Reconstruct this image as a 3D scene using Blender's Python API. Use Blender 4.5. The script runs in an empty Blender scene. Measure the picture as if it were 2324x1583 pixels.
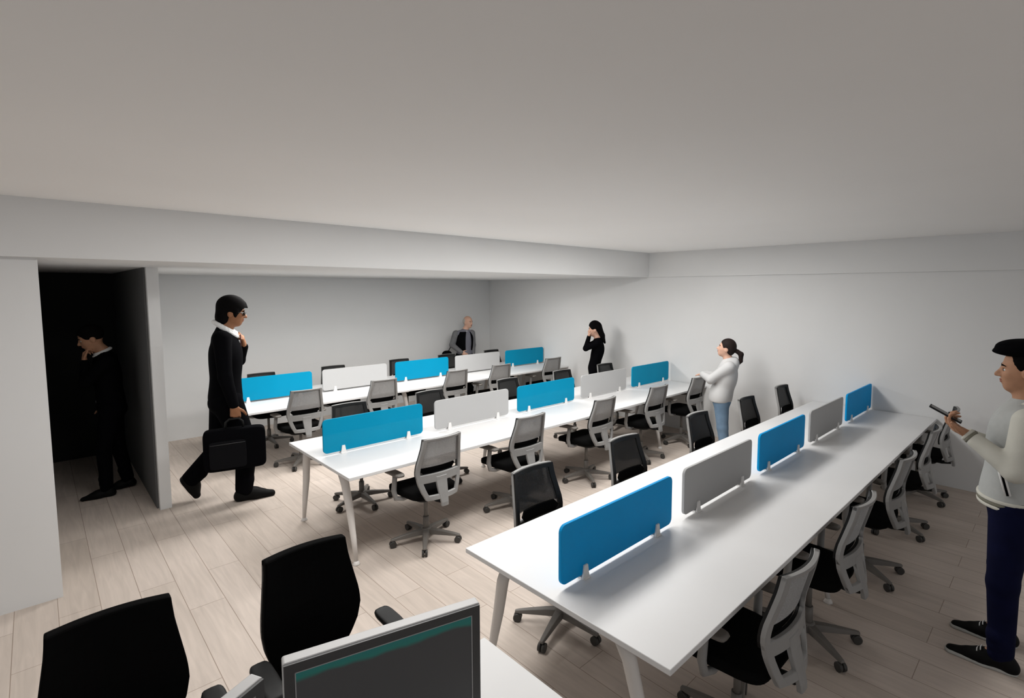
import bpy, bmesh, math, random
import numpy as np
from mathutils import Vector, Matrix
C = bpy.context.scene.collection
S = bpy.context.scene
PI = math.pi
random.seed(4)

# ------------------------------------------------------------------ camera
W, H = 2324.0, 1583.0
cam_d = bpy.data.cameras.new('camera')
cam = bpy.data.objects.new('camera', cam_d)
C.objects.link(cam)
S.camera = cam
F_PX, PITCH, YAW, ROLL, CZ, CX, CY = 1174.83, 0.0815, 0.7914, 0.0013, 2.1497, 1239.2, 754.8
fw = Vector((math.cos(YAW)*math.cos(PITCH), math.sin(YAW)*math.cos(PITCH), -math.sin(PITCH)))
rt = Vector((math.sin(YAW), -math.cos(YAW), 0))
up = rt.cross(fw)
r2 = rt*math.cos(ROLL)+up*math.sin(ROLL)
u2 = up*math.cos(ROLL)-rt*math.sin(ROLL)
M = Matrix((r2, u2, -fw)).transposed().to_4x4()
M.translation = Vector((0, 0, CZ))
cam.matrix_world = M
cam_d.sensor_width = 36.0
cam_d.lens = F_PX/W*36.0
cam_d.shift_x = (W/2-CX)/W
cam_d.shift_y = (CY-H/2)/W
cam_d.clip_start = 0.05

# ------------------------------------------------------------------ light
wd = bpy.data.worlds.new('world')
S.world = wd
wd.use_nodes = True
wd.node_tree.nodes['Background'].inputs[0].default_value = (0.95, 0.97, 1.0, 1)
wd.node_tree.nodes['Background'].inputs[1].default_value = 0.60


def lamp(name, loc, sx, sy, power, col=(1, .985, .96), rot=(0, 0, 0)):
    l = bpy.data.lights.new(name, 'AREA')
    l.shape = 'RECTANGLE'
    l.size = sx
    l.size_y = sy
    l.energy = power
    l.color = col
    o = bpy.data.objects.new(name, l)
    o.location = loc
    o.rotation_euler = rot
    C.objects.link(o)
    return o


lamp('ceiling_lamp', (1.5, 2.9, 2.735), 1.6, 0.6, 46)
lamp('ceiling_lamp', (3.5, 3.1, 2.735), 1.4, 0.5, 43)
lamp('ceiling_lamp', (5.0, 3.2, 2.735), 1.2, 0.5, 33)
lamp('soffit_fill', (2.4, 6.1, 2.355), 1.6, 0.5, 56)  # unseen fill light, added under the soffit to brighten the back wall
lamp('soffit_fill', (4.6, 6.2, 2.355), 1.6, 0.5, 50)  # second added fill, no visible fitting

S.view_settings.view_transform = 'Standard'
S.view_settings.look = 'None'
S.view_settings.gamma = 1.0
S.view_settings.exposure = 0.0
S.view_settings.use_curve_mapping = False
S.cycles.max_bounces = 8
S.cycles.transparent_max_bounces = 16
S.cycles.use_denoising = True


# ------------------------------------------------------------------ materials
def mat(name, col, rough=.5, metal=0.0, spec=.5, noise=0.0, scale=20, bump=0.0, bscale=200, emis=None):
    m = bpy.data.materials.new(name)
    m.use_nodes = True
    n = m.node_tree.nodes
    L = m.node_tree.links
    b = n['Principled BSDF']
    b.inputs['Roughness'].default_value = rough
    b.inputs['Metallic'].default_value = metal
    b.inputs['Specular IOR Level'].default_value = spec
    b.inputs['Base Color'].default_value = (*col, 1)
    tc = n.new('ShaderNodeTexCoord')
    if noise > 0:
        t = n.new('ShaderNodeTexNoise')
        t.inputs['Scale'].default_value = scale
        t.inputs['Detail'].default_value = 4
        L.new(tc.outputs['Object'], t.inputs['Vector'])
        r = n.new('ShaderNodeValToRGB')
        r.color_ramp.elements[0].position = .3
        r.color_ramp.elements[1].position = .7
        r.color_ramp.elements[0].color = (*[max(0, c*(1-noise)) for c in col], 1)
        r.color_ramp.elements[1].color = (*[min(1, c*(1+noise)) for c in col], 1)
        L.new(t.outputs['Fac'], r.inputs['Fac'])
        L.new(r.outputs['Color'], b.inputs['Base Color'])
    if bump > 0:
        t = n.new('ShaderNodeTexNoise')
        t.inputs['Scale'].default_value = bscale
        L.new(tc.outputs['Object'], t.inputs['Vector'])
        bp = n.new('ShaderNodeBump')
        bp.inputs['Strength'].default_value = bump
        bp.inputs['Distance'].default_value = .002
        L.new(t.outputs['Fac'], bp.inputs['Height'])
        L.new(bp.outputs['Normal'], b.inputs['Normal'])
    if emis:
        b.inputs['Emission Color'].default_value = (*emis[:3], 1)
        b.inputs['Emission Strength'].default_value = emis[3]
    return m


def see_through(m, opaque, weave=None):
    """mix the surface with a transparent one, optionally through a fine weave"""
    n = m.node_tree.nodes
    L = m.node_tree.links
    b = n['Principled BSDF']
    out = n['Material Output']
    tr = n.new('ShaderNodeBsdfTransparent')
    mx = n.new('ShaderNodeMixShader')
    mx.inputs[0].default_value = opaque
    if weave:
        tc = n.new('ShaderNodeTexCoord')
        vo = n.new('ShaderNodeTexVoronoi')
        vo.inputs['Scale'].default_value = weave
        L.new(tc.outputs['Object'], vo.inputs['Vector'])
        mr = n.new('ShaderNodeMapRange')
        mr.inputs['From Min'].default_value = 0
        mr.inputs['From Max'].default_value = .6
        mr.inputs['To Min'].default_value = max(0, opaque-.2)
        mr.inputs['To Max'].default_value = min(1, opaque+.2)
        L.new(vo.outputs['Distance'], mr.inputs['Value'])
        L.new(mr.outputs['Result'], mx.inputs[0])
    L.new(tr.outputs[0], mx.inputs[1])
    L.new(b.outputs[0], mx.inputs[2])
    L.new(mx.outputs[0], out.inputs['Surface'])
    return m


def floor_mat():
    m = bpy.data.materials.new('pale oak boards')
    m.use_nodes = True
    n = m.node_tree.nodes
    L = m.node_tree.links
    b = n['Principled BSDF']
    tc = n.new('ShaderNodeTexCoord')
    mp = n.new('ShaderNodeMapping')
    mp.inputs['Rotation'].default_value = (0, 0, PI/2)
    L.new(tc.outputs['Object'], mp.inputs['Vector'])
    br = n.new('ShaderNodeTexBrick')
    br.offset = .37
    br.inputs['Scale'].default_value = 1.0
    br.inputs['Brick Width'].default_value = 1.35
    br.inputs['Row Height'].default_value = .21
    br.inputs['Mortar Size'].default_value = .0022
    br.inputs['Mortar Smooth'].default_value = .3
    br.inputs['Color1'].default_value = (.61, .53, .47, 1)
    br.inputs['Color2'].default_value = (.545, .47, .41, 1)
    br.inputs['Mortar'].default_value = (.30, .235, .19, 1)
    L.new(mp.outputs[0], br.inputs['Vector'])
    st = n.new('ShaderNodeMapping')
    st.inputs['Scale'].default_value = (14, 1.1, 1)
    L.new(tc.outputs['Object'], st.inputs['Vector'])
    g = n.new('ShaderNodeTexNoise')
    g.inputs['Scale'].default_value = 1.6
    g.inputs['Detail'].default_value = 6
    g.inputs['Distortion'].default_value = 1.2
    L.new(st.outputs[0], g.inputs['Vector'])
    mr = n.new('ShaderNodeMapRange')
    mr.inputs['From Min'].default_value = .3
    mr.inputs['From Max'].default_value = .7
    mr.inputs['To Min'].default_value = .90
    mr.inputs['To Max'].default_value = 1.07
    L.new(g.outputs['Fac'], mr.inputs['Value'])
    mx = n.new('ShaderNodeMix')
    mx.data_type = 'RGBA'
    mx.blend_type = 'MULTIPLY'
    mx.inputs[0].default_value = 1
    L.new(br.outputs['Color'], mx.inputs[6])
    L.new(mr.outputs['Result'], mx.inputs[7])
    L.new(mx.outputs[2], b.inputs['Base Color'])
    b.inputs['Roughness'].default_value = .62
    b.inputs['Specular IOR Level'].default_value = .25
    return m


def screen_mat():
    """dark display with a soft teal band along its top edge"""
    m = bpy.data.materials.new('monitor picture')
    m.use_nodes = True
    n = m.node_tree.nodes
    L = m.node_tree.links
    b = n['Principled BSDF']
    tc = n.new('ShaderNodeTexCoord')
    sp = n.new('ShaderNodeSeparateXYZ')
    L.new(tc.outputs['Object'], sp.inputs[0])
    no = n.new('ShaderNodeTexNoise')
    no.inputs['Scale'].default_value = 7
    L.new(tc.outputs['Object'], no.inputs['Vector'])
    a = n.new('ShaderNodeMath')
    a.operation = 'MULTIPLY_ADD'
    L.new(no.outputs['Fac'], a.inputs[0])
    a.inputs[1].default_value = .045
    L.new(sp.outputs['Z'], a.inputs[2])
    r = n.new('ShaderNodeValToRGB')
    e = r.color_ramp.elements
    e[0].position = .0
    e[0].color = (.022, .022, .023, 1)
    e[1].position = 1
    e[1].color = (.012, .02, .02, 1)
    for p, c in ((.44, (.022, .022, .023, 1)), (.55, (.002, .075, .062, 1)), (.75, (.002, .07, .07, 1)), (.86, (.012, .016, .018, 1))):
        x = e.new(p)
        x.color = c
    mr = n.new('ShaderNodeMapRange')
    mr.inputs['From Min'].default_value = .08
    mr.inputs['From Max'].default_value = .19
    L.new(a.outputs[0], mr.inputs['Value'])
    L.new(mr.outputs['Result'], r.inputs['Fac'])
    L.new(r.outputs['Color'], b.inputs['Emission Color'])
    b.inputs['Emission Strength'].default_value = .75
    b.inputs['Base Color'].default_value = (.01, .01, .01, 1)
    b.inputs['Roughness'].default_value = .35
    return m


M_wall = mat('painted plaster wall', (.72, .72, .715), .9, spec=.1, noise=.012, scale=1.5)
M_ceil = mat('painted ceiling', (.92, .91, .895), .95, spec=.05, noise=.012, scale=.8)
M_shade = mat('painted shade wall', (.035, .035, .035), .9, spec=.1)  # gloom of the unlit passage mixed into the wall colour
M_floor = floor_mat()
M_top = mat('white laminate', (.72, .72, .72), .4, spec=.35, noise=.01, scale=3)
M_leg = mat('white powder coated steel', (.70, .67, .64), .4, spec=.4)
M_blue = see_through(mat('translucent blue acrylic', (.002, .25, .43), .5, spec=.06, noise=.03, scale=3), .94)
M_deep = see_through(mat('deep blue acrylic', (.002, .33, .74), .5, spec=.05, noise=.03, scale=3), .94)
M_grey = mat('pale grey screen panel', (.43, .43, .43), .7, spec=.2, noise=.02, scale=300)
M_clip = mat('white moulded clip', (.8, .79, .78), .35)
M_frame = mat('grey moulded plastic', (.26, .257, .252), .45, spec=.4, noise=.04, scale=15)
M_base = mat('grey nylon base', (.15, .138, .125), .45, spec=.35, noise=.05, scale=12)
M_caster = mat('dark rubber caster', (.035, .033, .03), .5)
M_seat = mat('black upholstery', (.004, .004, .004), .95, spec=.04, bump=.2, bscale=600)
M_blackp = mat('black plastic', (.008, .008, .008), .5, spec=.2)
M_mesh = see_through(mat('black open weave mesh', (.02, .02, .02), .8, spec=.05), .42, weave=260)
M_meshb = see_through(mat('grey open weave mesh', (.48, .48, .48), .8, spec=.1), .42, weave=260)
M_bezel = mat('dark grey bezel', (.045, .045, .047), .4)
M_silver = mat('silver plastic rim', (.62, .62, .62), .35)
M_line = mat('light bezel line', (.35, .35, .35), .4)
M_screen = screen_mat()
M_suit = mat('black wool suit', (.0025, .0025, .0032), .95, spec=.03, bump=.3, bscale=400)
M_nylon = mat('black nylon', (.005, .005, .006), .8, spec=.06)
M_shirt = mat('white cotton shirt', (.75, .75, .74), .8)
M_skinb = mat('brown skin', (.26, .115, .055), .6, spec=.3, noise=.08, scale=30)
M_skinl = mat('light skin', (.62, .37, .27), .6, spec=.3, noise=.06, scale=30)
M_skinm = mat('tan skin', (.42, .22, .13), .6, spec=.3, noise=.06, scale=30)
M_hair = mat('black hair', (.004, .0035, .0035), .85, spec=.04, bump=.8, bscale=150)
M_hairb = mat('dark brown hair', (.016, .010, .009), .7, spec=.15, bump=.8, bscale=150)
M_hairg = mat('thin grey hair', (.42, .40, .37), .8)
M_shoe = mat('black leather shoe', (.003, .003, .003), .6, spec=.12)
M_eye = mat('eye white', (.6, .58, .55), .3)
M_iris = mat('dark iris', (.01, .007, .005), .3)
M_lip = mat('lip skin', (.30, .10, .07), .5)
M_tie = mat('dark red tie', (.07, .012, .012), .6)
M_glass = mat('dark sunglass lens', (.02, .015, .012), .15)
M_hoodie = mat('pale grey fleece', (.54, .54, .54), .95, spec=.1, noise=.02, scale=200, bump=.3, bscale=300)
M_jean = mat('washed blue denim', (.17, .26, .37), .9, spec=.1, noise=.12, scale=9)
M_navy = mat('navy cotton trousers', (.003, .004, .022), .9, spec=.1, noise=.2, scale=8)
M_jack = mat('grey varsity jacket cloth', (.40, .41, .40), .9, spec=.1, noise=.03, scale=30, bump=.2)
M_cream = mat('cream sleeve cloth', (.56, .55, .49), .85, spec=.1, noise=.04, scale=12, bump=.2)
M_stripe = mat('olive grey knit stripe', (.16, .155, .12), .9)
M_sole = mat('white rubber sole', (.42, .42, .40), .7)
M_lace = mat('white shoelace', (.7, .7, .7), .8)
M_vest = mat('slate grey shirt', (.145, .145, .175), .85, noise=.05, scale=10)
M_sleeve = mat('mid grey sleeve', (.13, .13, .135), .85, noise=.1, scale=20)


# ------------------------------------------------------------------ helpers
class MB:
    """collects shapes and links them as one mesh object"""

    def __init__(s):
        s.v = []
        s.f = []
        s.m = []
        s.sm = []

    def add(s, vs, fs, mi=0, smooth=False):
        o = len(s.v)
        s.v += [tuple(p) for p in vs]
        s.f += [tuple(i+o for i in f) for f in fs]
        s.m += [mi]*len(fs)
        s.sm += [smooth]*len(fs)

    def box(s, a, b, mi=0):
        (x0, y0, z0), (x1, y1, z1) = a, b
        s.add([(x0, y0, z0), (x1, y0, z0), (x1, y1, z0), (x0, y1, z0), (x0, y0, z1), (x1, y0, z1), (x1, y1, z1), (x0, y1, z1)],
              [(0, 3, 2, 1), (4, 5, 6, 7), (0, 1, 5, 4), (1, 2, 6, 5), (2, 3, 7, 6), (3, 0, 4, 7)], mi)

    def loft(s, rings, mi=0, caps=True, smooth=True):
        n = len(rings[0])
        vs = [p for r in rings for p in r]
        fs = []
        for i in range(len(rings)-1):
            for j in range(n):
                k = (j+1) % n
                fs.append((i*n+j, i*n+k, (i+1)*n+k, (i+1)*n+j))
        s.add(vs, fs, mi, smooth)
        if caps:
            s.add(rings[0], [tuple(reversed(range(n)))], mi)
            s.add(rings[-1], [tuple(range(n))], mi)

    def tube(s, pts, rad, n=10, mi=0, flat=1.0, upv=(0, 0, 1), caps=True):
        pts = [Vector(p) for p in pts]
        if not hasattr(rad, '__len__'):
            rad = [rad]*len(pts)
        rings = []
        ds = [(pts[min(i+1, len(pts)-1)]-pts[max(i-1, 0)]).normalized() for i in range(len(pts))]
        u0 = min((Vector(upv), Vector((0, 1, 0)), Vector((1, 0, 0))), key=lambda q: max(0, max(abs(d.dot(q)) for d in ds)-.9))
        for i, p in enumerate(pts):
            d = ds[i]
            u = u0
            a = d.cross(u).normalized()
            b = a.cross(d).normalized()
            rings.append([p+a*math.cos(2*PI*k/n)*rad[i]+b*math.sin(2*PI*k/n)*rad[i]*flat for k in range(n)])
        s.loft(rings, mi, caps)

    def sbox(s, c, r, e=.35, nu=24, nv=12, mi=0, fn=None):
        """superellipsoid cushion"""
        rings = []

        def pw(t, q):
            return math.copysign(abs(t)**q, t)
        for i in range(nv+1):
            ph = -PI/2+PI*i/nv
            ring = []
            for j in range(nu):
                th = 2*PI*j/nu
                p = Vector((r[0]*pw(math.cos(ph), e)*pw(math.cos(th), e), r[1]*pw(math.cos(ph), e)*pw(math.sin(th), e), r[2]*pw(math.sin(ph), e)))
                p += Vector(c)
                if fn:
                    p = Vector(fn(p))
                ring.append(p)
            rings.append(ring)
        s.loft(rings, mi, False)

    def prism(s, poly, axis, a, b, mi=0):
        """2D polygon (ccw) extruded along an axis: poly in the other two axes"""
        n = len(poly)

        def P(p, t):
            return {'x': (t, p[0], p[1]), 'y': (p[0], t, p[1]), 'z': (p[0], p[1], t)}[axis]
        vs = [P(p, a) for p in poly]+[P(p, b) for p in poly]
        fs = [tuple(range(n)), tuple(reversed(range(n, 2*n)))]
        fs += [(i+n, (i+1) % n+n, (i+1) % n, i) for i in range(n)]
        s.add(vs, fs, mi)

    def build(s, name, mats, parent=None, bevel=0, seg=2, auto=None):
        me = bpy.data.meshes.new(name)
        me.from_pydata(s.v, [], s.f)
        if not isinstance(mats, (list, tuple)):
            mats = [mats]
        for m in mats:
            me.materials.append(m)
        me.polygons.foreach_set('material_index', s.m)
        me.polygons.foreach_set('use_smooth', s.sm)
        bm = bmesh.new()
        bm.from_mesh(me)
        bmesh.ops.remove_doubles(bm, verts=bm.verts, dist=1e-6)
        bmesh.ops.recalc_face_normals(bm, faces=bm.faces)
        if bevel:
            ed = [e for e in bm.edges if len(e.link_faces) == 2 and e.calc_face_angle(0) > .6]
            bmesh.ops.bevel(bm, geom=ed, offset=bevel, segments=seg, affect='EDGES', profile=.5)
        bm.to_mesh(me)
        bm.free()
        o = bpy.data.objects.new(name, me)
        C.objects.link(o)
        if parent:
            o.parent = parent
        return o


def tag(o, label=None, cat=None, group=None, kind=None):
    if label:
        o['label'] = label
    if cat:
        o['category'] = cat
    if group:
        o['group'] = group
    if kind:
        o['kind'] = kind
    return o


def empty(name, loc=(0, 0, 0), rz=0.0):
    o = bpy.data.objects.new(name, None)
    o.empty_display_size = .1
    o.location = loc
    o.rotation_euler = (0, 0, rz)
    C.objects.link(o)
    return o


def copy_tree(o, parent=None):
    c = o.copy()
    C.objects.link(c)
    if parent:
        c.parent = parent
    for ch in list(o.children):
        copy_tree(ch, c)
    return c


# ------------------------------------------------------------------ the setting
def struct(name, boxes, m, label):
    b = MB()
    for a, c in boxes:
        b.box(a, c)
    o = b.build(name, m)
    tag(o, label, None, None, 'structure')
    return o


XW, YB, YK, ZC, ZS = 7.0616, 4.7783, 8.906, 2.747, 2.3633
YP = 4.86
struct('floor', [((-5, -5, -.1), (XW+.2, YK+.2, 0))], M_floor, 'pale oak board floor')
struct('ceiling', [((-5, -5, ZC), (XW+.2, YB, ZC+.15))], M_ceil, 'plain painted ceiling')
struct('trim_1', [((-5, YB, ZS), (XW+.2, YK+.2, ZC+.15))], M_wall, 'dropped soffit over the far side of the room')
struct('trim_2', [((XW-.025, -5, ZS), (XW+.2, YB, ZC))], M_wall, 'shallow band along the top of the right wall')
struct('wall_right', [((XW, -5, 0), (XW+.2, YK+.2, ZC))], M_wall, 'plain pale wall the benches run up to')
struct('wall_back', [((.862, YK, 0), (XW+.2, YK+.2, ZS))], M_wall, 'plain pale wall at the far left')
struct('wall_left', [((-5, YP, 0), (.032, YK+.2, ZS))], M_wall, 'pale wall left of the dark doorway')
struct('wall_inner', [((.768, 6.15, 0), (.862, YK+.2, ZS))], M_wall, 'thin wall end right of the dark doorway')
struct('wall_corridor', [((.032, YK-.1, 0), (.768, YK+.2, ZS))], M_shade, 'end wall inside the doorway, passage shade put into its colour')  # near-black colour stands in for shade at the passage end
struct('shade_sheet', [((.752, 6.22, 0), (.768, YK-.1, ZS))], mat('added shade sheet', (.13, .13, .13), .9, spec=.1), 'added shade sheet on the right side of the passage')  # thin dark sheet added over the pale wall to stand in for shade

# ------------------------------------------------------------------ benches
BY = [7.195, 4.382, 1.613]
X0, X1 = 1.611, XW-.012
HW = .645
PP, LL, ZB, ZT = 1.098, .9587, .7618, 1.0549


def bench(yc, x0, x1, frames, label, HW=.645):
    root = empty('workbench', (x0, yc, 0))
    tag(root, label, 'desk', 'long white workbenches')
    t = MB()
    t.box((0, -HW, .714), (x1-x0, HW, .74))
    top = t.build('tabletop', M_top, root, bevel=.003)
    for fx in frames:
        x = fx-x0
        c = MB()
        c.box((x-.025, -HW+.16, .672), (x+.025, HW-.16, .7145))
        c.build('cross_bar', M_leg, root, bevel=.004)
        for s in (-1, 1):
            l = MB()
            k = HW/.645
            l.tube([(x-.02, s*.37*k, .70), (x-.01, s*.41*k, .62), (x, s*.46*k, .42), (x, s*.515*k, .2), (x, s*.55*k, .03)], [.030, .032, .029, .022, .016], n=14)
            l.tube([(x, s*.552*k, .0), (x, s*.552*k, .008), (x, s*.551*k, .03)], [.03, .028, .016], n=14)
            l.build('leg', M_leg, root)
    b = MB()
    for y in (-.14*HW/.645, .14*HW/.645):
        b.box((frames[0]-x0, y-.02, .675), (frames[-1]-x0, y+.02, .7145))
    b.build('beam', M_leg, root)
    return root


FR = [1.69, 3.80, 5.98, 6.93]
bench(BY[0], X0, X1, FR, 'long white workbench farthest from the camera, along the back wall')
bench(BY[1], X0, X1, FR, 'long white workbench in the middle, behind the man with the briefcase')
bench(BY[2], X0, X1, FR, 'long white workbench in the right foreground, running up to the right wall')
bench(1.285, -1.6, 1.232, [-1.5, -.2, 1.15], 'white workbench in the bottom foreground carrying the two monitors', .318)


def rounded_rect(x0, z0, x1, z1, r, n=5):
    P = []
    for cx, cz, a0 in ((x1-r, z0+r, -PI/2), (x1-r, z1-r, 0), (x0+r, z1-r, PI/2), (x0+r, z0+r, PI)):
        for i in range(n+1):
            a = a0+PI/2*i/n
            P.append((cx+r*math.cos(a), cz+r*math.sin(a)))
    return P


def make_screen(m):
    root = empty('desk_screen')
    p = MB()
    p.prism(rounded_rect(0, ZB-.74, LL, ZT-.74, .035), 'y', -.009, .009)
    p.build('panel', m, root, bevel=.0025)
    for x in (.17, .80):
        for s in (1,):
            c = MB()
            # wedge-shaped clip gripping both faces of the panel, resting on the top
            poly = [(x-.026, 0), (x+.026, 0), (x+.019, .03), (x+.013, .07), (x-.013, .07), (x-.019, .03)]
            c.prism(poly, 'y', -.020, -.009)
            c.prism(poly, 'y', .009, .020)
            c.box((x-.024, -.028, 0), (x+.024, .028, .006))
            c.build('clip', M_clip, root, bevel=.002)
    return root


proto = {'blue': make_screen(M_blue), 'grey': make_screen(M_grey), 'deep': make_screen(M_deep)}
used = {}
ords = ['leftmost', 'second from the left', 'third from the left', 'fourth from the left', 'rightmost']
bname = ['on the far workbench by the back wall', 'on the middle workbench', 'on the front right workbench']
for r, yc in enumerate(BY):
    for k in range(5):
        c = ('deep' if r == 2 else 'blue') if k % 2 == 0 else 'grey'
        o = proto[c] if c not in used else copy_tree(proto[c])
        used[c] = 1
        o.location = (1.674+(.012 if r == 2 else 0)+k*PP, yc, .74)
        tag(o, f"{dict(blue='translucent blue', deep='deep blue', grey='pale grey')[c]} desk screen {bname[r]}, {ords[k]}", 'desk divider', 'desk screens '+bname[r])

# ------------------------------------------------------------------ task chairs
PROF = [(.42, -.262, .125), (.47, -.248, .15), (.53, -.232, .178), (.60, -.214, .200), (.68, -.205, .212), (.74, -.213, .208), (.82, -.236, .195), (.90, -.258, .182), (.975, -.272, .176)]


def prof(z):
    z = max(PROF[0][0], min(PROF[-1][0], z))
    for a, b in zip(PROF, PROF[1:]):
        if z <= b[0]:
            t = (z-a[0])/(b[0]-a[0])
            return a[1]+(b[1]-a[1])*t, a[2]+(b[2]-a[2])*t
    return PROF[-1][1], PROF[-1][2]


def surf(u, z, off=0):
    y, hw = prof(z)
    return (hw*u, y-.035*(1-u*u)+off, z)


def patch(b, ua, ub, z0, z1, th=.02, off=0, nz=8, nu=6, mi=0):
    """a piece of the curved back surface between two heights; ua/ub may vary with height"""
    fa = ua if callable(ua) else (lambda z: ua)
    fb = ub if callable(ub) else (lambda z: ub)
    rings = []
    for i in range(nz+1):
        z = z0+(z1-z0)*i/nz
        us = [fa(z)+(fb(z)-fa(z))*j/nu for j in range(nu+1)]
        fr = [surf(u, z, off+th/2) for u in us]
        bk = [surf(u, z, off-th/2) for u in reversed(us)]
        rings.append(fr+bk)
    b.loft(rings, mi, True, False)


def make_chair(style):
    root = empty('task_chair')
    frame_m = M_blackp if style == 'black' else M_frame
    # seat
    s = MB()
    s.sbox((0, .03, .468), (.235, .235, .036), .33, 32, 12,
           fn=lambda p: (p.x*(1-.10*max(0, -(p.y-.03))/.235), p.y, p.z-.02*max(0, (p.y-.14)/.12)**2+.010*(p.x/.235)**2))
    s.build('seat', M_seat, root)
    pn = MB()
    pn.sbox((0, .0, .428), (.15, .17, .022), .4, 20, 8)
    pn.tube([(0, -.10, .425), (0, -.2, .418), (0, -.272, .43)], [.03, .032, .03], n=10, flat=.55)
    pn.build('tilt_mechanism', M_blackp, root)
    # back frame
    f = MB()
    rail = lambda z: 1-(.030 if z > .64 else .040)/prof(z)[1]
    patch(f, rail, 1.0, .47, .975, .026, nz=18, nu=1)
    patch(f, -1.0, lambda z: -rail(z), .47, .975, .026, nz=18, nu=1)
    patch(f, -1, 1, .955, .975, .024, nz=1, nu=14)
    patch(f, -1, 1, .600, .668, .022, nz=2, nu=14)
    patch(f, -1, 1, .462, .50, .024, nz=2, nu=14)
    patch(f, -.25, .25, .40, .64, .024, off=-.002, nz=8, nu=3)
    f.build('back_frame', frame_m, root, bevel=.003, seg=1)
    # mesh
    m = MB()
    if style == 'black':
        patch(m, -1.0, 1.0, .47, .982, .045, off=.022, nz=20, nu=14)
        m.build('backrest', M_seat, root, bevel=.008, seg=2)
    else:
        bw = .030
        patch(m, -.86, .86, .725, .95, .002, off=.018, nz=12, nu=10)
        patch(m, -.86, .86, .725, .95, .002, off=.011, nz=12, nu=10, mi=1)
        m.build('mesh_panel', [M_mesh, M_meshb], root)
        m = MB()
        inn = lambda z: .98-bw/prof(z)[1]
        patch(m, inn, 1.0, .64, .972, .012, off=.018, nz=12, nu=1)
        patch(m, -1.0, lambda z: -inn(z), .64, .972, .012, off=.018, nz=12, nu=1)
        patch(m, -1.0, 1.0, .945, .972, .012, off=.018, nz=1, nu=12)
        patch(m, -1.0, 1.0, .64, .668, .012, off=.018, nz=1, nu=12)
        m.build('mesh_border', M_blackp, root)
        l = MB()
        patch(l, lambda z: -.78+.9*abs(z-.70)*4, lambda z: .78-.9*abs(z-.70)*4, .665, .735, .014, off=.034, nz=6, nu=10)
        l.build('lumbar_pad', M_seat, root)
    # arms
    for sd in (-1, 1):
        a = MB()
        a.tube([(sd*.12, .02, .425), (sd*.20, .02, .42), (sd*.262, .03, .435), (sd*.275, .035, .50), (sd*.268, .03, .60), (sd*.262, .03, .635)],
               [.018, .019, .021, .022, .020, .022], n=10, flat=1.0)
        ao = a.build('armrest', frame_m, root)
        p = MB()
        p.sbox((sd*.262, .045, .648), (.040, .125, .014), .45, 20, 8, fn=lambda q: (q.x, q.y, q.z-.012*max(0, (q.y-.08)/.09)))
        po = p.build('arm_pad', M_blackp if style == 'black' else M_base, ao)
    # column
    c = MB()
    c.tube([(0, 0, .075), (0, 0, .16), (0, 0, .215)], [.026, .026, .025], n=16)
    c.tube([(0, 0, .215), (0, 0, .42)], [.017, .017], n=16)
    c.build('gas_column', M_base, root)
    # star base
    b = MB()
    b.tube([(0, 0, .062), (0, 0, .075), (0, 0, .105), (0, 0, .118)], [.036, .043, .043, .032], n=20)
    A0 = .35
    for k in range(5):
        a = A0+2*PI*k/5
        d = Vector((math.cos(a), math.sin(a), 0))
        t = Vector((-d.y, d.x, 0))
        rings = []
        for r, w, z0, z1 in ((.02, .034, .066, .108), (.10, .027, .064, .103), (.20, .021, .060, .090), (.275, .017, .058, .078), (.300, .013, .058, .073)):
            p = d*r
            rings.append([p+t*w+Vector((0, 0, z0)), p-t*w+Vector((0, 0, z0)), p-t*w*.75+Vector((0, 0, z1)), p+t*w*.75+Vector((0, 0, z1))])
        b.loft(rings, 0, True, False)
    b.build('star_base', M_base, root, bevel=.003, seg=1)
    for k in range(5):
        a = A0+2*PI*k/5
        w = MB()
        d = Vector((math.cos(a), math.sin(a), 0))
        t = Vector((-d.y, d.x, 0))
        ce = d*.283
        for sd in (-1, 1):
            q = ce+t*sd*.013+Vector((0, 0, .0275))
            w.tube([q-t*.009, q-t*.0085, q+t*.0085, q+t*.009], [.022, .0275, .0275, .022], n=18)
        w.tube([ce+Vector((0, 0, .03)), ce+Vector((0, 0, .062))], [.008, .007], n=8)
        w.build('caster', M_caster, root)
    return root


CH = {'grey': make_chair('grey'), 'black': make_chair('black')}
cu = {}


def put_chair(style, x, y, rz, label, group):
    o = CH[style] if style not in cu else copy_tree(CH[style])
    cu[style] = 1
    o.location = (x, y, 0)
    o.rotation_euler = (0, 0, rz)
    tag(o, label, 'chair', group)
    return o


chord = ['leftmost', 'second from the left', 'third from the left', 'fourth from the left', 'rightmost']
XS = {'A': [2.30, 3.29, 4.40, 5.47, 6.46], 'F': [2.31, 3.31, 4.48, 5.55, 6.55], 'N': [2.32, 3.30, 4.42, 5.46, 6.48],
      'G': [2.27, 3.25, 4.45, 5.50, 6.50], 'H': [2.26, 3.26, 4.42, 5.28, 6.46], 'K': [2.24, 3.26, 4.40, 5.36, 6.42]}
info = {
    'A': (BY[1], -1, 'grey mesh task chair at the near side of the middle workbench, %s', 'task chairs on the near side of the middle workbench'),
    'F': (BY[2], 1, 'dark mesh chair showing over the front right workbench, facing us, %s', 'task chairs on the far side of the front right workbench'),
    'N': (BY[2], -1, 'shadowed task chair at the right edge of the front workbench, %s', 'task chairs on the near side of the front right workbench'),
    'G': (BY[1], 1, 'task chair behind the screens of the middle workbench, %s', 'task chairs on the far side of the middle workbench'),
    'H': (BY[0], -1, 'grey mesh task chair at the near side of the far workbench, %s', 'task chairs on the near side of the far workbench'),
    'K': (BY[0], 1, 'task chair between far workbench and back wall, %s', 'task chairs along the back wall'),
}
rj = random.Random(11)
ROT = {}
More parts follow.
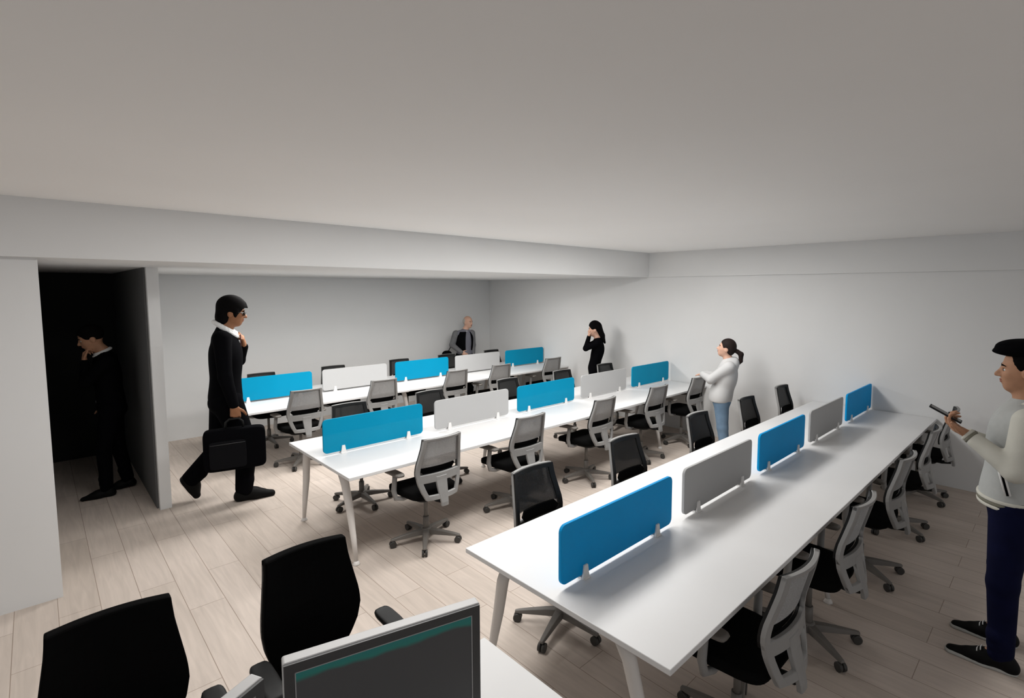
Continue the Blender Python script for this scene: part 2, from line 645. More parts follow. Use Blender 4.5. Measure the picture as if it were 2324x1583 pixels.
for key in 'AFNGHK':
    yc, side, lab, grp = info[key]
    for k, x in enumerate(XS[key]):
        rz = (0 if side < 0 else PI)+rj.uniform(-.04, .04)
        if (key, k) in ROT:
            rz = (0 if side < 0 else PI)+ROT[(key, k)]
        put_chair('grey', x, yc+side*.585, rz, lab % chord[k], grp)
put_chair('black', .82, 2.135, PI, 'solid black office chair behind the large monitor', 'solid black chairs in the foreground')
put_chair('black', .13, 2.125, PI-.02, 'solid black office chair in the bottom left corner', 'solid black chairs in the foreground')


# ------------------------------------------------------------------ monitors
def monitor(right_top, left_top, ztop, label):
    a = Vector((*left_top, 0))
    b = Vector((*right_top, 0))
    w = (b-a).length
    mid = (a+b)/2
    rz = math.atan2(b.y-a.y, b.x-a.x)
    h = .335
    root = empty('monitor', (mid.x, mid.y, .74), rz)
    tag(root, label, 'computer monitor')
    zt = ztop-.74
    s = MB()
    s.prism(rounded_rect(-w/2, zt-h, w/2, zt, .006, 3), 'y', .004, .040)
    s.build('housing', M_silver, root, bevel=.003)
    f = MB()
    bz = .026
    x0, x1, z0, z1 = -w/2+.003, w/2-.003, zt-h+.003, zt-.003
    for q in (((x0, -.003, z1-bz), (x1, .004, z1)), ((x0, -.003, z0), (x1, .004, z0+bz)), ((x0, -.003, z0+bz), (x0+bz, .004, z1-bz)), ((x1-bz, -.003, z0+bz), (x1, .004, z1-bz))):
        f.box(*q)
    f.build('bezel', M_bezel, root)
    l = MB()
    e = .0025
    x2, x3, z2, z3 = x0+bz-.001, x1-bz+.001, z0+bz-.001, z1-bz+.001
    for q in (((x2, -.0035, z3-e), (x3, .003, z3)), ((x2, -.0035, z2), (x3, .003, z2+e)), ((x2, -.0035, z2), (x2+e, .003, z3)), ((x3-e, -.0035, z2), (x3, .003, z3))):
        l.box(*q)
    l.build('bezel_line', M_line, root)
    p = MB()
    zc = (z2+z3)/2
    p.box((x2+e, 0, z2+e-zc), (x3-e, .0035, z3-e-zc))
    po = p.build('display', M_screen, root)
    po.location = (0, 0, zc)
    t = MB()
    t.tube([(0, .055, .006), (0, .055, zt-h*.5), ], [.022, .020], n=14)
    t.box((-.05, .038, zt-h*.5-.05), (.05, .062, zt-h*.5+.05))
    t.sbox((0, .06, .006), (.12, .085, .006), .5, 28, 6)
    t.build('stand', M_blackp, root)


monitor((.9166, 1.2112), (.396, 1.353), 1.2, 'large monitor with a teal band on its dark screen, bottom centre foreground')
monitor((.352, 1.345), (-.135, 1.11), 1.2, 'second monitor left of the large one, only its upper corner in view')


# ------------------------------------------------------------------ people: smooth solid fields
class Field:
    def __init__(s, lo, hi, h):
        s.h = h
        s.lo = np.array(lo, float)
        n = np.ceil((np.array(hi, float)-s.lo)/h).astype(int)+1
        s.n = n
        s.d = np.full(n, 9.0, np.float32)

    def _sub(s, a, b, pad):
        i0 = np.maximum(0, np.floor((a-pad-s.lo)/s.h).astype(int))
        i1 = np.minimum(s.n, np.ceil((b+pad-s.lo)/s.h).astype(int)+1)
        i1 = np.maximum(i1, i0)
        ax = [s.lo[k]+s.h*np.arange(i0[k], i1[k]) for k in range(3)]
        sl = tuple(slice(i0[k], i1[k]) for k in range(3))
        X, Y, Z = np.meshgrid(*ax, indexing='ij', sparse=True)
        return sl, X, Y, Z

    def _mix(s, sl, v, k, sub=False):
        o = s.d[sl]
        if o.size == 0:
            return
        if sub:
            s.d[sl] = np.maximum(o, -v)
            return
        hh = np.maximum(k-np.abs(o-v), 0)/k
        s.d[sl] = np.minimum(o, v)-hh*hh*k*.25

    def cap(s, a, b, ra, rb=None, k=.02, flat=None):
        rb = ra if rb is None else rb
        a = np.array(a, float)
        b = np.array(b, float)
        R = max(ra, rb)
        sl, X, Y, Z = s._sub(np.minimum(a, b), np.maximum(a, b), R+k+2*s.h)
        ab = b-a
        L2 = max(1e-9, float(ab@ab))
        t = np.clip(((X-a[0])*ab[0]+(Y-a[1])*ab[1]+(Z-a[2])*ab[2])/L2, 0, 1)
        dx, dy, dz = X-(a[0]+t*ab[0]), Y-(a[1]+t*ab[1]), Z-(a[2]+t*ab[2])
        if flat is not None:   # squash along a direction: (axis vector, factor)
            ax = np.array(flat[0], float)
            ax /= np.linalg.norm(ax)
            q = (dx*ax[0]+dy*ax[1]+dz*ax[2])*(1/flat[1]-1)
            dx, dy, dz = dx+q*ax[0], dy+q*ax[1], dz+q*ax[2]
        s._mix(sl, np.sqrt(dx*dx+dy*dy+dz*dz)-(ra+(rb-ra)*t), k)
        return s

    def ell(s, c, r, k=.02, R=None, sub=False):
        c = np.array(c, float)
        r = np.array(r, float)
        m = r.max() if R is not None else r
        sl, X, Y, Z = s._sub(c-m, c+m, k+2*s.h)
        x, y, z = X-c[0], Y-c[1], Z-c[2]
        if R is not None:
            R = np.array(R, float)
            x, y, z = (R[0, 0]*x+R[1, 0]*y+R[2, 0]*z, R[0, 1]*x+R[1, 1]*y+R[2, 1]*z, R[0, 2]*x+R[1, 2]*y+R[2, 2]*z)
        k0 = np.sqrt((x/r[0])**2+(y/r[1])**2+(z/r[2])**2)
        k1 = np.sqrt((x/r[0]**2)**2+(y/r[1]**2)**2+(z/r[2]**2)**2)+1e-6
        s._mix(sl, k0*(k0-1)/k1, k, sub)
        return s

    def cut(s, p, n):
        """remove everything on the n side of the plane"""
        n = np.array(n, float)
        n /= np.linalg.norm(n)
        ax = [s.lo[k]+s.h*np.arange(s.n[k]) for k in range(3)]
        X, Y, Z = np.meshgrid(*ax, indexing='ij', sparse=True)
        s.d = np.maximum(s.d, ((X-p[0])*n[0]+(Y-p[1])*n[1]+(Z-p[2])*n[2]).astype(np.float32))
        return s

    def mesh(s, name, m, parent, smooth=2):
        d = s.d
        ins = d < 0
        nx, ny, nz = d.shape
        c = np.zeros((nx-1, ny-1, nz-1), np.int8)
        for i in (0, 1):
            for j in (0, 1):
                for k in (0, 1):
                    c += ins[i:nx-1+i, j:ny-1+j, k:nz-1+k]
        act = (c > 0) & (c < 8)
        idx = np.argwhere(act)
        vid = np.full(act.shape, -1, np.int64)
        vid[act] = np.arange(len(idx))
        pos = np.zeros((len(idx), 3))
        cnt = np.zeros(len(idx))
        I = idx.T
        offs = [(i, j, k) for i in (0, 1) for j in (0, 1) for k in (0, 1)]
        vals = {o: d[I[0]+o[0], I[1]+o[1], I[2]+o[2]] for o in offs}
        for o in offs:
            for ax in range(3):
                if o[ax]:
                    continue
                q = list(o)
                q[ax] = 1
                a, b = vals[o], vals[tuple(q)]
                w = (a < 0) != (b < 0)
                t = np.where(w, a/np.where(w, a-b, 1), 0)
                P = np.array(o, float)[None, :]+np.zeros((len(idx), 3))
                P[:, ax] += t
                pos[w] += P[w]
                cnt[w] += 1
        pos = (idx+pos/cnt[:, None])*s.h+s.lo
        faces = []
        for ax in range(3):
            b, c2 = [(1, 2), (2, 0), (0, 1)][ax]
            sh = [slice(None)]*3
            s1 = list(sh)
            s1[ax] = slice(0, -1)
            s2 = list(sh)
            s2[ax] = slice(1, None)
            e = ins[tuple(s1)] != ins[tuple(s2)]
            E_ = np.argwhere(e)
            ok = (E_[:, b] > 0) & (E_[:, c2] > 0) & (E_[:, b] < d.shape[b]-1) & (E_[:, c2] < d.shape[c2]-1)
            E_ = E_[ok]
            fl = ins[tuple(E_.T)]
            q = []
            for db, dc in ((-1, -1), (0, -1), (0, 0), (-1, 0)):
                T = E_.copy()
                T[:, b] += db
                T[:, c2] += dc
                q.append(vid[tuple(T.T)])
            q = np.stack(q, 1)
            q[~fl] = q[~fl][:, ::-1]
            faces.append(q)
        F = np.concatenate(faces)
        # light laplacian smoothing
        for _ in range(smooth):
            acc = np.zeros_like(pos)
            n_ = np.zeros(len(pos))
            for a, b in ((0, 1), (1, 2), (2, 3), (3, 0)):
                np.add.at(acc, F[:, a], pos[F[:, b]])
                np.add.at(n_, F[:, a], 1)
            pos = pos*.5+.5*acc/np.maximum(n_, 1)[:, None]
        me = bpy.data.meshes.new(name)
        me.vertices.add(len(pos))
        me.vertices.foreach_set('co', pos.ravel())
        me.loops.add(F.size)
        me.loops.foreach_set('vertex_index', F.ravel())
        me.polygons.add(len(F))
        me.polygons.foreach_set('loop_start', np.arange(0, F.size, 4))
        me.polygons.foreach_set('use_smooth', np.ones(len(F), bool))
        me.materials.append(m)
        me.update(calc_edges=True)
        me.validate()
        o = bpy.data.objects.new(name, me)
        C.objects.link(o)
        o.parent = parent
        return o


V = lambda *a: np.array(a, float)


def unit(v):
    v = np.array(v, float)
    return v/np.linalg.norm(v)


def rotv(v, ax, a):
    ax = unit(ax)
    return v*math.cos(a)+np.cross(ax, v)*math.sin(a)+ax*(ax@v)*(1-math.cos(a))


def hand(F, wr, fd, pn, side, s=1.0, curl=.5, spread=.05, thumb=.5):
    """wrist, finger direction, palm normal, side: +1 thumb on cross(fd,pn) side"""
    fd = unit(fd)
    pn = unit(pn-fd*(fd@pn))
    la = np.cross(fd, pn)*side
    F.cap(wr, wr+fd*.03*s, .024*s, .028*s, .02, flat=(pn, .72))
    for q, L in ((.026, .075), (.008, .082), (-.010, .08), (-.026, .07)):
        F.cap(wr+fd*.02*s+la*q*.7*s, wr+fd*L*s+la*q*s, .015*s, .0125*s, .016, flat=(pn, .85))
    for i, (q, L) in enumerate(((.029, 1.0), (.010, 1.1), (-.010, 1.03), (-.028, .82))):
        p = wr+fd*(.083-.004*abs(i-1))*s+la*q*s
        d = unit(fd+la*spread*(1.5-i)*.6)
        c = curl*(1+.08*i)
        for seg, rr in ((.042, .0100), (.026, .0090), (.020, .0080)):
            d = rotv(d, np.cross(fd, pn), c*.9)
            e = p+d*seg*L*s
            F.cap(p, e, rr*s, rr*.92*s, .004)
            p = e
    p = wr+fd*.022*s+la*.026*s
    d = unit(fd*.62+la*.72+pn*.25)
    for seg, rr, b in ((.042, .0135, 0), (.030, .0110, thumb), (.024, .0095, thumb)):
        d = unit(d+fd*b*.5+pn*b*.35)
        e = p+d*seg*s
        F.cap(p, e, rr*s, rr*.9*s, .008)
        p = e


def head_axes(h):
    f = unit(h.get('hf', (1, 0, 0)))
    u = unit(V(0, 0, 1)-f*f[2])
    l = np.cross(u, f)
    return f, l, u


def head(F, h):
    c = np.array(h['head'], float)
    s = h.get('hs', 1.0)
    f, l, u = head_axes(h)
    R = np.stack([f, l, u], 1)
    P = lambda a, b, d: c+(f*a+l*b+u*d)*s
    r = lambda *a: np.array(a)*s
    F.ell(P(-.012, 0, .03), r(.096, .076, .092), .03*s, R)
    F.ell(P(.020, 0, -.030), r(.070, .062, .080), .03*s, R)
    F.ell(P(.048, 0, -.085), r(.030, .030, .026), .03*s, R)          # chin
    F.ell(P(.074, 0, .022), r(.014, .045, .012), .012*s, R)           # brow
    F.ell(P(.055, .036, -.020), r(.022, .020, .020), .015*s, R)       # cheeks
    F.ell(P(.055, -.036, -.020), r(.022, .020, .020), .015*s, R)
    F.cap(P(.084, 0, .010), P(.106, 0, -.024), .008*s, .0125*s, .010*s)   # nose
    F.ell(P(.094, .011, -.028), r(.011, .008, .008), .006*s, R)
    F.ell(P(.094, -.011, -.028), r(.011, .008, .008), .006*s, R)
    F.ell(P(.080, 0, -.050), r(.016, .024, .007), .007*s, R)          # lips
    F.ell(P(.078, 0, -.062), r(.015, .020, .008), .007*s, R)
    for q in (-1, 1):
        F.ell(P(.082, q*.030, .002), r(.011, .014, .009), .0, R, sub=True)
        F.ell(P(-.010, q*.076, -.012), r(.022, .010, .032), .006*s, R)   # ears
        F.ell(P(-.006, q*.087, -.008), r(.010, .006, .017), .0, R, sub=True)


def face_bits(h, root, brows=True, lips=True):
    c = np.array(h['head'], float)
    s = h.get('hs', 1.0)
    f, l, u = head_axes(h)

    def place(o):
        o.matrix_local = Matrix(((f[0]*s, l[0]*s, u[0]*s, c[0]), (f[1]*s, l[1]*s, u[1]*s, c[1]), (f[2]*s, l[2]*s, u[2]*s, c[2]), (0, 0, 0, 1)))
    for q in (-1, 1):
        b = MB()
        b.sbox((.071, q*.030, .002), (.012, .0135, .0075), 1.0, 16, 8)
        e = b.build('eye', M_eye, root)
        place(e)
        b = MB()
        b.sbox((.0805, q*.0305, .002), (.004, .0058, .0062), 1.0, 12, 8)
        i = b.build('iris', M_iris, e)
        if brows:
            b = MB()
            b.tube([(.086, q*.012, .020), (.087, q*.030, .027), (.074, q*.048, .022)], [.0035, .0045, .002], n=8)
            o = b.build('eyebrow', M_hair, root)
            place(o)
    if lips:
        b = MB()
        b.sbox((.089, 0, -.050), (.0085, .021, .0045), .9, 16, 8)
        b.sbox((.087, 0, -.0595), (.0085, .018, .0055), .9, 16, 8)
        o = b.build('lips', M_lip, root)
        place(o)


def bounds(p, pad=.16):
    P = np.array([v for k, v in p.items() if isinstance(v, (tuple, list, np.ndarray)) and len(v) == 3 and k not in ('hf', 'hdL', 'hdR', 'pnL', 'pnR')])
    lo = P.min(0)-pad
    hi = P.max(0)+pad
    lo[2] = -.01
    hi[2] = max(hi[2], p['head'][2]+.22*p.get('hs', 1))
    return lo, hi


def body(p, h, m, root):
    """one continuous skin surface: head, neck, trunk, arms, hands, legs, feet"""
    lo, hi = bounds(p)
    F = Field(lo, hi, h)
    s = p.get('s', 1.0)
    b = p.get('b', 1.0)*s
    g = lambda k: np.array(p[k], float)
    head(F, p)
    hs = p.get('hs', 1)
    f, l, u = head_axes(p)
    F.cap(g('neck')-V(0, 0, .02), g('head')-(u*.05+f*.015)*hs, .056*b, .050*b, .03)
    F.ell(g('chest'), V(.092, .135, .17)*b, .05)
    F.ell((g('chest')+g('pelvis'))/2, V(.080, .115, .16)*b, .05)
    F.ell(g('pelvis'), V(.090, .130, .12)*b, .05)
    F.cap(g('shL'), g('shR'), .045*b, .045*b, .05)
    F.cap(g('neck')-V(0, 0, .06), g('neck'), .06*b, .05*b, .05)
    for q in 'LR':
        F.cap(g('sh'+q), g('el'+q), .042*b, .034*b, .03)
        F.cap(g('el'+q), g('wr'+q), .035*b, .024*b, .02)
        pn = g('pn'+q)
        hand(F, g('wr'+q), g('hd'+q), pn, p.get('ts'+q, 1), p.get('hsz', 1.0)*s, p.get('curl'+q, .5), .05, p.get('thumb'+q, .5))
        F.cap(g('hip'+q), g('kn'+q), .070*b, .046*b, .05)
        F.cap(g('kn'+q), g('an'+q), .044*b, .030*b, .03)
        he, to = g('he'+q), g('to'+q)
        to = he+(to-he)*.84+V(0, 0, .018)
        he = he+(to-he)*.08+V(0, 0, .012)
        if p.get('flip'+q):
            he, to = he+V(*p['flip'+q])*.03, to+V(*p['flip'+q])*.03
        F.cap(g('an'+q), he+V(0, 0, .012), .030*b, .024*b, .02)
        F.cap(he+V(0, 0, .012), to, .024*b, .018*b, .02)
        F.cap(g('an'+q), to, .026*b, .018*b, .02)
    return F.mesh('body', m, root)


def trousers(p, h, m, root, wid=1.0, hem=.06):
    lo, hi = bounds(p)
    hi[2] = p['chest'][2]
    F = Field(lo, hi, h)
    s = p.get('s', 1)*p.get('b', 1)
    g = lambda k: np.array(p[k], float)
    F.ell(g('pelvis')+V(0, 0, -.01), V(.118, .165, .135)*s, .04)
    F.ell(g('pelvis')+V(-.025, 0, -.07), V(.115, .160, .10)*s, .04)
    for q in 'LR':
        F.cap(g('hip'+q), g('kn'+q), .098*s*wid, .070*s*wid, .04)
        F.cap(g('kn'+q), g('an'+q)+V(0, 0, .01), .070*s*wid, .056*s*wid, .02)
        # cloth folds over the shoe
        a = g('an'+q)
        d = unit(g('an'+q)-g('kn'+q))
        for i, t in enumerate((.0, -.05, -.10)):
            F.cap(a+d*t+V(.020, -.03, -.01), a+d*t+V(.020, .03, .0), (.040+.004*i)*s*wid, None, .012)
    wz = g('pelvis')+V(0, 0, .10*s)
    F.cut(wz, (0, 0, 1))
    return F.mesh('trousers', m, root)


def shoes(p, h, m, root, sole=None, scale=1.0, laces=False):
    s = p.get('s', 1)*scale
    for q in 'LR':
        he, to, an = (np.array(p[k+q], float) for k in ('he', 'to', 'an'))
        d = unit(to-he)
        upv = unit(V(0, 0, 1)-d*d[2]) if abs(d[2]) < .9 else unit(V(1, 0, 0)-d*d[0])
        if p.get('flip'+q):
            upv = np.array(p['flip'+q], float)
        lo = np.minimum(np.minimum(he, to), an)-.10
        hi = np.maximum(np.maximum(he, to), an)+.10
        F = Field(lo, hi, h)
        L = np.linalg.norm(to-he)
        F.cap(he+upv*.035*s, he+upv*.06*s+d*.02, .038*s, .038*s, .02)
        F.cap(he+upv*.032*s, he+d*L*.45+upv*.030*s, .037*s, .038*s, .03)
        F.cap(he+d*L*.45+upv*.028*s, to+upv*.018*s-d*.02, .042*s, .026*s, .03)
        F.cap(he+d*L*.25+upv*.06*s, he+d*L*.62+upv*.035*s, .034*s, .028*s, .03)
        F.cap(an+(he-an)*.35, he+d*L*.42+upv*.046*s, .040*s, .034*s, .03)
        F.cut(he+upv*.004, -upv)
        o = F.mesh('shoe', m, root)
        if sole:
            G = Field(lo, hi, h)
            G.cap(he+upv*.010, he+d*L*.45+upv*.010, .040*s, .042*s, .02)
            G.cap(he+d*L*.45+upv*.010, to+upv*.010-d*.02, .046*s, .032*s, .02)
            G.cut(he+upv*.022, upv)
            G.cut(he+upv*.000, -upv)
            G.mesh('sole', sole, o, 1)
        if laces:
            la = np.cross(upv, d)
            for i in range(4):
                b = MB()
                c = he+d*(L*(.44+.055*i))+upv*(.097-.014*i)*s
                b.tube([c-la*.030-upv*.010, c-la*.012, c+la*.012+d*.006, c+la*.030-upv*.010+d*.006], .0028, n=6)
                b.build('lace', M_lace, o)


def top(p, h, m, root, name='jacket', hemz=-.12, flare=1.0, cuff=.03, sleeves=True, bodyon=True, thick=1.0, armr=1.0, hood=False, m2=None):
    lo, hi = bounds(p)
    lo[2] = max(0, p['pelvis'][2]-.35)
    hi[2] = p['head'][2]+.02
    s = p.get('s', 1)*p.get('b', 1)
    g = lambda k: np.array(p[k], float)
    out = []

    def arms(F):
        for q in 'LR':
            w = g('wr'+q)
            e = g('el'+q)
            w = w-unit(w-e)*cuff
            F.cap(g('sh'+q), e, .068*s*armr, .054*s*armr, .03)
            F.cap(e, w, .054*s*armr, .040*s*armr, .02)
            F.cut_local = None

    if bodyon:
        F = Field(lo, hi, h)
        F.ell(g('chest')+V(0, 0, -.01), V(.128, .178, .20)*s*thick, .05)
        mid = (g('chest')+g('pelvis'))/2
        F.ell(mid, V(.118, .160, .20)*s*thick, .06)
        F.ell(g('pelvis')+V(0, 0, -.02), V(.130*flare, .175*flare, .20)*s*thick, .06)
        F.cap(g('shL')*.92+g('shR')*.08, g('shR')*.92+g('shL')*.08, .066*s, None, .06)
        F.cap(g('neck')-V(0, 0, .07*s), g('neck')-V(0, 0, .02), .085*s, .066*s, .05)
        if sleeves and m2 is None:
            arms(F)
        if hood:
            n = g('neck')
            F.ell(n+V(-.075, 0, -.035), V(.06, .10, .085)*s, .03)
            F.ell(n+V(-.03, 0, .0), V(.075, .09, .045)*s, .03)
        # hem
        ax = [F.lo[k]+F.h*np.arange(F.n[k]) for k in range(3)]
        X, Y, Z = np.meshgrid(*ax, indexing='ij', sparse=True)
        hz = p['pelvis'][2]+hemz
        if sleeves and m2 is None:
            # only the trunk is cut at the hem: keep sleeves and hands region
            dist = np.full(F.n, 9.0, np.float32)
            A = Field(lo, hi, h)
            for q in 'LR':
                w = g('wr'+q)
                e = g('el'+q)
                w = w-unit(w-e)*cuff
                A.cap(g('sh'+q), e, .068*s*armr, .054*s*armr, .03)
                A.cap(e, w, .054*s*armr, .040*s*armr, .02)
            F.d = np.where(Z+0*X+0*Y < hz, np.minimum(np.maximum(F.d, (hz-Z).astype(np.float32)), A.d), np.maximum(F.d, np.minimum((hz-Z), 9)).astype(np.float32))
        else:
            F.d = np.maximum(F.d, (hz-Z).astype(np.float32))
        out.append(F.mesh(name, m, root))
    if sleeves and m2 is not None:
        for q in 'LR':
            w = g('wr'+q)
            e = g('el'+q)
            w = w-unit(w-e)*cuff
            sh = g('sh'+q)
            A = Field(np.minimum(np.minimum(sh, e), w)-.14, np.maximum(np.maximum(sh, e), w)+.14, h)
            A.cap(sh, e, .075*s*armr, .060*s*armr, .03)
            A.cap(e, w, .058*s*armr, .042*s*armr, .02)
            out.append(A.mesh('sleeve', m2, root))
    return out


def torus_like(F, c, ax_f, ax_l, rf, rl, tilt, r, n=20, k=.01):
    pts = []
    for i in range(n+1):
        a = 2*PI*i/n
        pts.append(c+ax_f*rf*math.cos(a)+ax_l*rl*math.sin(a)+V(0, 0, tilt*math.cos(a)))
    for a, b in zip(pts, pts[1:]):
        F.cap(a, b, r, r, k)


def hair_field(p, h):
    c = np.array(p['head'], float)
    return Field(c-.30, c+.26, h)


def place(G, flip=False, extra=0.0):
    """an Empty whose x axis is horizontal and square to the line of sight from the room's near corner"""
    n = Vector((G[0], G[1], 0)).normalized()
    ang = math.atan2(-n.x, n.y)
    if flip:
        ang += PI
    return empty('person', (G[0], G[1], 0), ang+extra)


def collar(p, root, m=None, drop=.015, r=.011, rf=.068, tilt=-.03):
    s = p.get('s', 1)
    n = np.array(p['neck'], float)+V(.008, 0, drop)
    F = Field(n-.16, n+.16, .005)
    torus_like(F, n, V(1, 0, 0), V(0, 1, 0), rf*s, (rf-.004)*s, tilt*s, r*s)
    torus_like(F, n+V(0, 0, -.016*s), V(1, 0, 0), V(0, 1, 0), (rf+.008)*s, (rf+.004)*s, tilt*1.3*s, r*s)
    return F.mesh('shirt_collar', m or M_shirt, root, 1)


# ---- walking man with the briefcase
def suit_man():
    root = place((1.55, 5.925))
    tag(root, 'person in black suit and sunglasses striding right, one hand at the tie', 'person')
    p = dict(s=1.15, b=1.0, hs=1.20, hsz=1.02, head=(-.135, 0, 1.925), hf=(1, 0, -.16), neck=(-.205, 0, 1.765), chest=(-.205, 0, 1.50), pelvis=(-.225, 0, 1.08),
             shL=(-.225, .205, 1.675), shR=(-.225, -.205, 1.675), elR=(-.21, -.285, 1.31), wrR=(-.145, -.325, 1.025), hdR=(.05, 0, -1), pnR=(0, 1, 0), tsR=1, curlR=1.15, thumbR=1.2,
             elL=(-.10, .235, 1.41), wrL=(-.045, .085, 1.575), hdL=(-.05, -.35, .85), pnL=(-1, 0, .1), tsL=-1, curlL=1.1,
             hipR=(-.205, -.10, 1.02), knR=(-.06, -.10, .56), anR=(-.10, -.10, .12), heR=(-.135, -.10, .0), toR=(.165, -.10, .0),
             hipL=(-.235, .10, 1.02), knL=(-.305, .11, .52), anL=(-.565, .11, .235), heL=(-.640, .11, .205), toL=(-.535, .11, .035), flipL=(.88, 0, .47))
    body(p, .0075, M_skinb, root)
    face_bits(p, root, lips=True)
    top(p, .008, M_suit, root, 'jacket', hemz=-.13, flare=1.0, cuff=.02, thick=1.02)
    trousers(p, .008, M_suit, root, 1.22)
    shoes(p, .007, M_shoe, root, None, 1.25)
    collar(p, root, drop=.010, r=.015, rf=.078, tilt=-.052)
    # tie
    b = MB()
    b.prism([(-.022, 1.70), (.022, 1.70), (.030, 1.45), (0, 1.38), (-.030, 1.45)], 'x', -.075, -.066)
    b.build('tie', M_tie, root, bevel=.003)
    # hair: full, to the collar, with sideburn
    F = hair_field(p, .007)
    c = V(*p['head'])
    f, l, u = head_axes(p)
    R = np.stack([f, l, u], 1)
    s = 1.2
    F.ell(c+(u*.048-f*.010)*s, V(.112, .092, .100)*s, .03, R)
    F.ell(c+(-f*.058-u*.035)*s, V(.060, .082, .095)*s, .03, R)
    F.cap(c+(f*.075+u*.078)*s, c+(f*.100+u*.052)*s, .022*s, .012*s, .02)
    for q in (-1, 1):
        F.cap(c+(f*.028+l*q*.070+u*.02)*s, c+(f*.030+l*q*.066-u*.028)*s, .020*s, .010*s, .015)
    F.ell(c+(f*.105-u*.035)*s, V(.068, .12, .085)*s, 0, R, sub=True)
    F.ell(c+(f*.085+u*.025)*s, V(.030, .060, .030)*s, 0, R, sub=True)
    F.mesh('hair', M_hair, root, 1)
    # sunglasses
    g = MB()
    for q in (-1, 1):
        ce = c+(f*.093+l*q*.033+u*.004)*s
        g.sbox(tuple(ce), (.008, .026*s, .020*s), .7, 18, 8)
        g.tube([ce+l*q*.022*s+u*.008, c+(f*.02+l*q*.078+u*.006)*s, c+(-f*.012+l*q*.080-u*.0)*s], .0035, n=6)
    g.tube([c+(f*.102+l*.012+u*.010)*s, c+(f*.102-l*.012+u*.010)*s], .003, n=6)
    g.build('sunglasses', M_glass, root)
    # briefcase, held: a thing of its own
    Wm = root.matrix_basis.copy()
    base = empty('briefcase', Wm @ Vector((-.153, -.325, .405)), root.rotation_euler.z)
    tag(base, 'black briefcase hanging from the walking man\'s right hand', 'briefcase')
    b = MB()
    b.sbox((0, 0, .21), (.262, .062, .203), .22, 48, 20)
    b.build('case', M_suit, base)
    b = MB()
    b.sbox((-.06, -.060, .17), (.155, .016, .135), .2, 32, 10)
    b.build('front_pocket', M_nylon, base)
    b = MB()
    b.tube([(-.205, -.0775, .275), (.085, -.0775, .282)], .003, n=6)
    b.build('zip', M_bezel, base)
    b = MB()
    b.tube([(-.075, 0, .405), (-.07, 0, .47), (-.04, 0, .498), (.04, 0, .500), (.07, 0, .47), (.075, 0, .405)], .010, n=8)
    b.build('handle', M_blackp, base)


suit_man()


